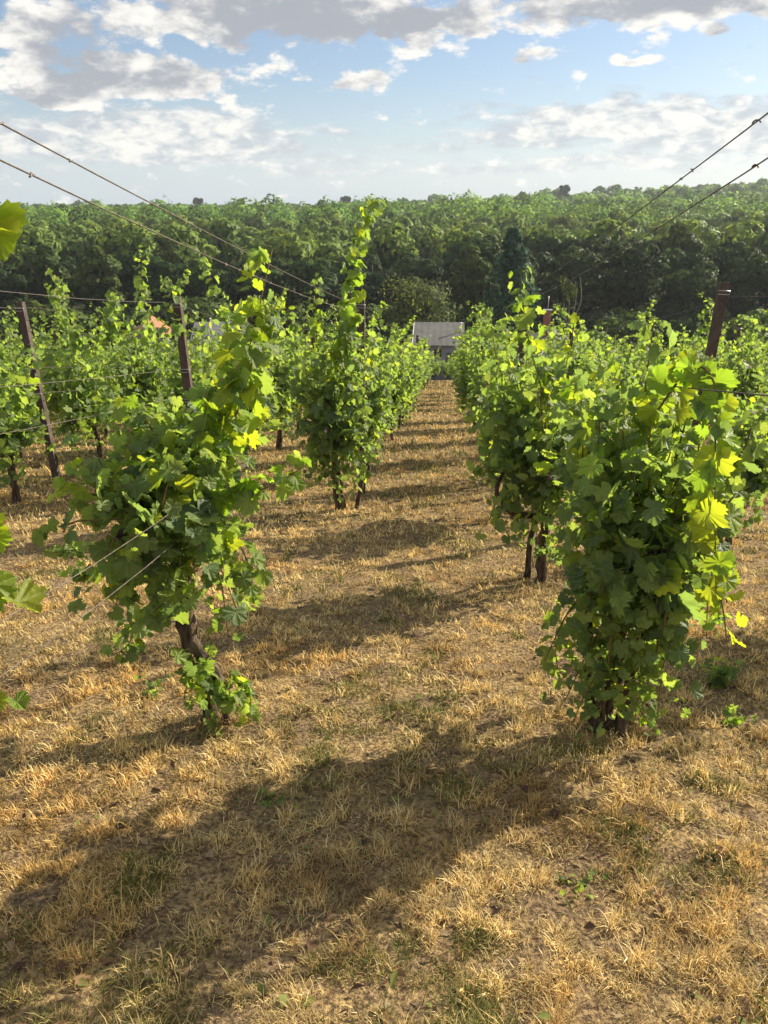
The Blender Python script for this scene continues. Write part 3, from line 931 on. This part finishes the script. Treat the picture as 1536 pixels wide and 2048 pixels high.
weed(1.62, 3.15, 'green leafy weed patch at the right picture edge', 31, 90, .14, .035)
weed(1.5, 2.75, 'small green weed right of the bushy vine foot', 32, 30, .08, .03)
weed(-.42, 2.2, 'small green weed below the left vine in dry grass', 33, 20, .05, .02)
weed(.55, 1.75, 'tiny green weed tuft in the lower right dry grass', 34, 18, .04, .018)
weed(-1.1, 3.0, 'green weed under the left vine beside its shadow', 35, 30, .07, .028)


# ------------------------------------------------------------------ trees
def crown_mesh(seed, cards, size, blobs, rx, rz, z0, tones, squash=1.0, top_bias=0.0, conic=False):
    rs = np.random.default_rng(seed)
    P, Nn, Sn = [], [], []
    per = cards // blobs
    for b in range(blobs):
        if conic:
            t = (b + rs.random()) / blobs; zz = z0 + t * 2 * rz
            rr = rx * (1 - t) ** .9 * .75 + .05; a = rs.uniform(0, 6.28)
            c = np.array([math.cos(a) * rr * rs.uniform(.3, 1), math.sin(a) * rr * rs.uniform(.3, 1), zz]); br = (.28 * rx * (1 - t) + .12 * rx)
            ext = np.array([br, br, br * .8])
        else:
            d = unit(rs.normal(0, 1, (1, 3)))[0]; q = rs.random() ** .5
            c = np.array([d[0] * rx * .72 * q, d[1] * rx * .72 * q, z0 + rz + d[2] * rz * .72 * q])
            br = rs.uniform(.24, .42) * rx
            ext = np.array([br, br, br * .78])
        dd = unit(rs.normal(0, 1, (per, 3)) + np.array([0, 0, .35]))
        p = c + dd * ext * rs.uniform(.55, 1.12, (per, 1)) ** .6
        P.append(p); Nn.append(dd + rs.normal(0, .33, (per, 3)))
        Sn.append(unit(dd * .75 + unit(p - np.array([0, 0, z0 + rz * .8])) * .6 + rs.normal(0, .18, (per, 3))))
    P, Nn = np.concatenate(P), unit(np.concatenate(Nn))
    n = len(P)
    up = unit(np.cross(Nn, rs.normal(0, 1, (n, 3)))); sd_ = np.cross(Nn, up)
    s = size * rs.uniform(.6, 1.4, (n, 1))
    V = np.stack([P - up * s, P + sd_ * s * .55 + Nn * s * .15, P + up * s, P - sd_ * s * .55 + Nn * s * .15], 1).reshape(-1, 3)
    i = np.arange(n)[:, None] * 4
    T = (i + np.array([[0, 1, 2, 3]]))
    T = np.concatenate([i + [0, 1, 2], i + [0, 2, 3]], 0)
    tones = np.array(tones)
    c = tones[rs.integers(0, len(tones), n)] * rs.uniform(.75, 1.25, (n, 1))
    return np_mesh('crown', V, T, M['tree_leaf'], np.repeat(c, 4, 0), soft=np.repeat(np.concatenate(Sn), 4, 0))


def tree_trunk(seed, h, r):
    pr = random.Random(seed)
    t = Tubes()
    t.add(smooth_path([(0, 0, -.3), (pr.uniform(-.15, .15), pr.uniform(-.15, .15), h * .35), (pr.uniform(-.3, .3), pr.uniform(-.3, .3), h * .8)], 4), [r * (1 - .08 * k) for k in range(9)], 8)
    for _ in range(5):
        a = pr.uniform(0, 6.28); z = h * pr.uniform(.3, .55)
        t.add([(0, 0, z), (math.cos(a) * h * .13, math.sin(a) * h * .13, z + h * .15), (math.cos(a) * h * .2, math.sin(a) * h * .2, z + h * .32)], [r * .45, r * .3, r * .12], 6)
    return t.mesh('trunk', M['tree_bark'])


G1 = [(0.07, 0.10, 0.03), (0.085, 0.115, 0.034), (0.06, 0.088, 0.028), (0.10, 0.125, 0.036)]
G2 = [(0.165, 0.22, 0.055), (0.20, 0.25, 0.06), (0.13, 0.19, 0.05)]  # canopy leaf tones, brightness of the sunlit tops put into the colour
G3 = [(0.036, 0.056, 0.024), (0.043, 0.064, 0.026), (0.03, 0.05, 0.021)]  # darkest leaf tones, shade of the wood's front face put into the colour
G4 = [(0.048, 0.08, 0.028), (0.058, 0.09, 0.03), (0.04, 0.068, 0.025)]  # front edge leaf tones, darkened in colour to carry that face's shade
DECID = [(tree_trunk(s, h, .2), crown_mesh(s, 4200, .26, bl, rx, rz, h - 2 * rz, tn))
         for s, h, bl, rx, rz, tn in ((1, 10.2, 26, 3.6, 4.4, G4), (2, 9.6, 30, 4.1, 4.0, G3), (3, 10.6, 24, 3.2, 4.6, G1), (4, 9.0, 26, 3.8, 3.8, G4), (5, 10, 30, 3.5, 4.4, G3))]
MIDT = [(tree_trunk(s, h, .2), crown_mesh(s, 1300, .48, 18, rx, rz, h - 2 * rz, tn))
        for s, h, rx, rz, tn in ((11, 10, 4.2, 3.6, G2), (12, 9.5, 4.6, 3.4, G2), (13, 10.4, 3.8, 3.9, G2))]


def plant_tree(kind, protos, k, x, y, label, group, sc, dz=0.0):
    tr, cr = protos[k % len(protos)]
    o = empty(kind, (x, y, gz(x, y) + dz), random.uniform(0, 6.28)); o.scale = (sc * random.uniform(.9, 1.15), sc * random.uniform(.9, 1.15), sc)
    tag(o, label, 'tree', group)
    link('trunk', tr, o); link('crown', cr, o)
    return o


# front edge of the wood
for r_, y0 in enumerate((80, 86, 93)):
    xx = -y0 * .62
    while xx < y0 * .62:
        y = y0 + random.uniform(-2, 2)
        right = xx > 5
        lab = ('dark broadleaf tree in the shaded front edge of the wood' if r_ == 0 else 'broadleaf tree standing just behind the front edge of the wood')
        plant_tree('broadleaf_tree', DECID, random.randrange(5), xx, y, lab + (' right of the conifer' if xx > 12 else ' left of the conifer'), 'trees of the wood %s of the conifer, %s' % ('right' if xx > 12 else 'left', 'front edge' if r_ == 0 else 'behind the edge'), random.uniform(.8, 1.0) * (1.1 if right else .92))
        xx += random.uniform(4.4, 6.2)
# canopy rising behind it
nb = 0
y0 = 101
while y0 < 205:
    xx = -y0 * .56
    while xx < y0 * .56:
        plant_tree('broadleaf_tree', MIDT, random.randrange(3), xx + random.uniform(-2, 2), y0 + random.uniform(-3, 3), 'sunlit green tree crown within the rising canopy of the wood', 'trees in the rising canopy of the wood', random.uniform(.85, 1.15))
        nb += 1
        xx += random.uniform(7.5, 10)
    y0 *= 1.1
print('canopy', nb)


# far wood as one mass
def far_wood(n=1900, per=240):
    rs = np.random.default_rng(5)
    y = 205 * np.exp(rs.uniform(0, math.log(640 / 205.), n))
    x = rs.uniform(-1, 1, n) * y * .62
    rx = rs.uniform(2.6, 6.6, n); h = rs.uniform(7.5, 11.5, n) * np.where(rs.random(n) < .05, 1.25, 1)
    c = np.stack([x, y, ground_z(x, y) + h - rx * .8], -1)
    d = unit(rs.normal(0, 1, (n, per, 3)) + np.array([0, 0, .5]))
    lump = 1 + .25 * np.sin(d[..., 0] * 5 + x[:, None]) * np.sin(d[..., 1] * 5 + y[:, None]) + .06 * rs.normal(0, 1, (n, per))
    P = c[:, None] + d * lump[..., None] * rx[:, None, None] * np.array([1, 1, .85])
    Nn = unit(d + rs.normal(0, .3, (n, per, 3)))
    P, Nn = P.reshape(-1, 3), Nn.reshape(-1, 3); m = len(P)
    up = unit(np.cross(Nn, rs.normal(0, 1, (m, 3)))); sd_ = np.cross(Nn, up)
    s = (np.repeat(.0021 * y, per) * rs.uniform(.6, 1.5, m))[:, None]
    V = np.stack([P - up * s, P + sd_ * s * .6, P + up * s, P - sd_ * s * .6], 1).reshape(-1, 3)
    i = np.arange(m)[:, None] * 4
    T = np.concatenate([i + [0, 1, 2], i + [0, 2, 3]], 0)
    tn = np.array(G1 + G2 + G2 + G2)[rs.integers(0, 13, n)] * rs.uniform(.65, 1.4, (n, 1)) * np.array([1.25, 1.45, 1.0])  # tint raised so the colour carries the sunlit look of the hill
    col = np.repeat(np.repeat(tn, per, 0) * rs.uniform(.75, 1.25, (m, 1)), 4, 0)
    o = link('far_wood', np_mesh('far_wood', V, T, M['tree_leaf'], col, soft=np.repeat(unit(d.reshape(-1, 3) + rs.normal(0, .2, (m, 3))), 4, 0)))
    tag(o, 'far wooded hillside of green crowns rising to the skyline', 'wood', kind='stuff')


far_wood()

SKY_T = [(tree_trunk(31, 11, .25), crown_mesh(31, 1100, .7, 14, 3.6, 4.6, 1.8, G3))]
for (px, y, top, lab) in ((97.5, 450, 9.8, 'dark round tree standing above the skyline on the right'), (-21, 450, 4.2, 'dark tree poking above the skyline behind the tall shoot'),
                          (-101, 450, 3.4, 'dark round treetop above the skyline, left of centre'), (92, 360, 3.0, 'dark tree standing out of the paler canopy on the right hill')):
    plant_tree('skyline_tree', SKY_T, 0, px, y, lab, 'lone dark trees along the skyline', 1.15, top - 12.0 - gz(px, y))

# garden trees near the sheds
wt = (tree_trunk(41, 5, .2), crown_mesh(41, 6000, .13, 44, 3.7, 3.2, .4, [(0.13, 0.155, 0.065), (0.11, 0.135, 0.052), (0.15, 0.17, 0.075)]))
plant_tree('garden_tree', [wt], 0, 2.75, 62, 'round olive green tree behind the pale shed', 'garden trees below the vineyard', 1.0, -9.6 - gz(2.75, 62))
cf = (tree_trunk(42, 7.5, .16), crown_mesh(42, 5200, .17, 110, 3.9, 4.7, .3, [(0.05, 0.11, 0.07), (0.058, 0.12, 0.078), (0.042, 0.09, 0.056)], conic=True))
plant_tree('conifer_tree', [cf], 0, 11.1, 70, 'blue green pointed conifer right of the pale shed', None, 1.0, -10.6 - gz(11.1, 70))
bush = [(tree_trunk(s, 3.2, .1), crown_mesh(s, 2200, .16, 22, 2.2, 1.7, .2, tn)) for s, tn in ((51, G1), (52, G3), (53, G2))]
for k, (x, y, sc, lab) in enumerate(((-27, 62, 1.7, 'light green bushy tree at the far left below the wood'), (-22, 66, 1.3, 'low garden tree left of the orange roof'), (-8, 58, 1.0, 'dark bush right of the grey roof'),
                                     (-4, 60, 1.25, 'dark bush left of the round olive tree'), (7.6, 57, 1.0, 'bush just right of the pale shed'), (15.5, 60, 1.2, 'dark bush beside the brick chimney house'),
                                     (19, 63, 1.4, 'dark garden tree behind the right hand vine rows'), (24, 61, 1.3, 'dark bush behind the rusty post on the right'), (30, 64, 1.5, 'dark garden tree at the far right below the wood'),
                                     (-14, 66, 1.5, 'dark garden tree behind the grey roof'), (-34, 66, 1.6, 'dark garden tree at the left picture edge'), (10.5, 62, 1.1, 'dark bush at the foot of the conifer'), (-17, 72, 1.6, 'dark tree behind the orange roof'))):
    plant_tree('garden_tree', bush, k, x, y, lab, 'garden trees below the vineyard', sc)


for k, (x, y, sc) in enumerate(((2.0, 50.2, .5), (3.1, 50.6, .38), (5.4, 50.4, .5), (6.6, 50, .6))):
    plant_tree('low_bush', bush, k, x, y, '%s low bush before the pale shed, counted from the lane end leftwards' % ORD[k] if False else 'low bush at the foot of the pale shed wall', 'low bushes at the foot of the pale shed', sc)
# undergrowth bushes along the foot of the wood
for k in range(26):
    plant_tree('wood_edge_bush', bush, random.randrange(3), -47 + k * 3.75 + random.uniform(-.8, .8), random.uniform(74, 78), 'dark bush in the undergrowth along the foot of the wood', 'bushes along the foot of the wood', random.uniform(.95, 1.4))
# a half bare tree with pale limbs
pb = Tubes()
for a in (-.5, -.1, .35, .7):
    pb.add(smooth_path([(0, 0, 0), (a * .5, .1, 2.6), (a * 1.5, 0, 4.6), (a * 1.2, -.2, 6.0 + a)], 4), [.09 - .006 * k for k in range(13)], 6)
plant_tree('pale_limbed_tree', [(pb.mesh('trunk', M['pole_bark']), crown_mesh(61, 420, .16, 10, 1.9, 1.2, 4.4, G1))], 0, 17.2, 73, 'half bare tree with thin pale limbs before the dark wood', None, 1.0)


# ------------------------------------------------------------------ houses below the vineyard
def poly_mesh(name, V, F, mat):
    me = bpy.data.meshes.new(name); me.from_pydata(V, [], F); me.materials.append(mat); return me


def box(name, c, s, mat, parent=None):
    x, y, z = c; a, b, d = s[0] / 2, s[1] / 2, s[2] / 2
    V = [(x + i * a, y + j * b, z + k * d) for k in (-1, 1) for j in (-1, 1) for i in (-1, 1)]
    F = [(0, 2, 3, 1), (4, 5, 7, 6), (0, 1, 5, 4), (2, 6, 7, 3), (0, 4, 6, 2), (1, 3, 7, 5)]
    return link(name, poly_mesh(name, V, F, mat), parent)


def shed(loc, rz, w, d, hf, hb, label, mats, over=.18, window=None, group=None, name='shed'):
    """single pitch shed: the low eave faces the camera"""
    o = tag(empty(name, loc, rz), label, 'house' if name == 'house' else 'shed', group)
    a, b = w / 2, d / 2
    V = [(-a, -b, -.6), (a, -b, -.6), (a, b, -.6), (-a, b, -.6), (-a, -b, hf), (a, -b, hf), (a, b, hb), (-a, b, hb)]
    link('wall', poly_mesh('wall', V, [(0, 1, 5, 4), (1, 2, 6, 5), (2, 3, 7, 6), (3, 0, 4, 7), (4, 5, 6, 7)], mats[0]), o)
    A, B = a + over, b + over; t = .07; g = (hb - hf) / d * over
    zf, zb = hf - g + .004, hb + g + .004
    V, F = [], []
    n = 16
    for k in range(n + 1):
        x = -A + 2 * A * k / n; r = .008 * (k % 2)
        V += [(x, -B, zf + r), (x, B, zb + r), (x, B, zb + t + r), (x, -B, zf + t + r)]
    for k in range(n):
        q = k * 4
        F += [(q, q + 1, q + 5, q + 4), (q + 3, q + 7, q + 6, q + 2), (q, q + 4, q + 7, q + 3), (q + 1, q + 2, q + 6, q + 5)]
    F += [(0, 3, 2, 1), (n * 4, n * 4 + 1, n * 4 + 2, n * 4 + 3)]
    roof = link('roof', poly_mesh('roof', V, F, mats[1]), o)
    return o, roof


z = -9.0
o, rf = shed((3.75, 53, z - .4), R(-4), 3.1, 3.2, 2.05, 2.95, 'small pale shed with a light sheet roof at the end of the grass lane', [M['plaster'], M['sheet']])
wn = box('window', (-.05, -1.605, 1.55), (.46, .05, .42), M['dark'], o)
box('frame', (-.05, -1.62, 1.79), (.56, .05, .05), M['timber'], wn); box('sill', (-.05, -1.635, 1.31), (.56, .09, .05), M['timber'], wn)
t = Tubes(); t.add([(0, 0, 0), (0, 0, .62)], .07, 10); t.add([(0, 0, .62), (0, 0, .72)], .1, 10)
ch = link('vent_pipe', t.mesh('vent_pipe', M['white']), rf, (1.45, .3, 2.55))
bb = box('bargeboard', (-1.76, 0, 2.5), (.06, 3.5, .16), M['white'], rf); bb.rotation_euler = (0, 0, 0)
bb.data.transform(__import__('mathutils').Matrix.Translation((0, 0, 2.5)) @ __import__('mathutils').Matrix.Rotation(math.atan(.9 / 3.2), 4, 'X') @ __import__('mathutils').Matrix.Translation((0, 0, -2.5)))
dr = box('door', (.9, -1.605, .72), (.8, .05, 1.75), M['greyroof'], o)
box('handle', (.6, -1.64, .75), (.04, .04, .14), M['pole'], dr)

o, rf = shed((-12, 57, -9.8), R(8), 3.6, 4.5, 2.1, 2.75, 'low house with a grey roof carrying two thin pale pipes', [M['plaster'], M['greyroof']], name='house')
for x in (-.55, .75):
    t = Tubes(); t.add([(0, 0, 0), (0, 0, 1.15)], .045, 8); t.add([(0, 0, 1.15), (0, 0, 1.3)], .075, 8)
    link('vent_pipe', t.mesh('vent_pipe', M['white']), rf, (x, -.6, 2.25))
box('window', (.5, -2.26, 1.3), (.8, .06, .7), M['dark'], o)


def gable(loc, rz, w, d, h, rise, label, mats):
    o = tag(empty('house', loc, rz), label, 'house')
    a, b = w / 2, d / 2
    V = [(-a, -b, -.5), (a, -b, -.5), (a, b, -.5), (-a, b, -.5), (-a, -b, h), (a, -b, h), (a, b, h), (-a, b, h), (0, -b, h + rise), (0, b, h + rise)]
    link('wall', poly_mesh('wall', V, [(0, 1, 5, 8, 4), (1, 2, 6, 5), (2, 3, 7, 9, 6), (3, 0, 4, 7)], mats[0]), o)
    A, B = a + .25, b + .25; q = rise / a * .25; t = .1
    V = [(-A, -B, h - q), (0, -B, h + rise + .003), (A, -B, h - q), (-A, B, h - q), (0, B, h + rise + .003), (A, B, h - q)]
    V += [(x, y, zz + t) for x, y, zz in V]
    F = [(0, 3, 4, 1), (1, 4, 5, 2), (6, 7, 10, 9), (7, 8, 11, 10), (0, 1, 7, 6), (1, 2, 8, 7), (3, 9, 10, 4), (4, 10, 11, 5), (0, 6, 9, 3), (2, 5, 11, 8)]
    rf = link('roof', poly_mesh('roof', V, F, mats[1]), o)
    box('window', (0, -b - .005, h * .55), (.9, .05, .9), M['dark'], o)
    return o, rf


gable((-18.2, 61, -10.6), R(12), 2.4, 4, 2.6, .9, 'small house with an orange tiled roof, mostly hidden by the left vines', [M['plaster'], M['terracotta']])
o, rf = gable((12.6, 58, -10.6), R(-10), 3.6, 4.4, 2.3, .7, 'low house with a pale roof and brick chimney behind the right vines', [M['plaster'], M['sheet']])
c_ = box('chimney', (-.55, -.5, 3.75), (.55, .55, 1.9), M['brick'], rf)
box('cap', (-.55, -.5, 4.735), (.65, .65, .07), M['plaster'], c_)
t = Tubes(); t.add([(0, 0, 0), (0, 0, .95)], .03, 6)
link('aerial', t.mesh('aerial', M['pole']), c_, (-.55, -.5, 4.76))


# ------------------------------------------------------------------ air over the valley
m, N = mat_new('haze_air')
pv = N.new('ShaderNodeVolumePrincipled')
pv.inputs['Color'].default_value = (0.86, 0.93, 1.0, 1); pv.inputs['Density'].default_value = 0.00028; pv.inputs['Anisotropy'].default_value = 0.2
mo = N.new('ShaderNodeOutputMaterial'); m.node_tree.links.new(pv.outputs[0], mo.inputs['Volume'])
hz = box('haze', (0, 697, 10), (3200, 1420, 90), m)
tag(hz, 'thin pale summer haze in the air over the valley', 'haze', kind='stuff')
S.cycles.volume_bounces = 0
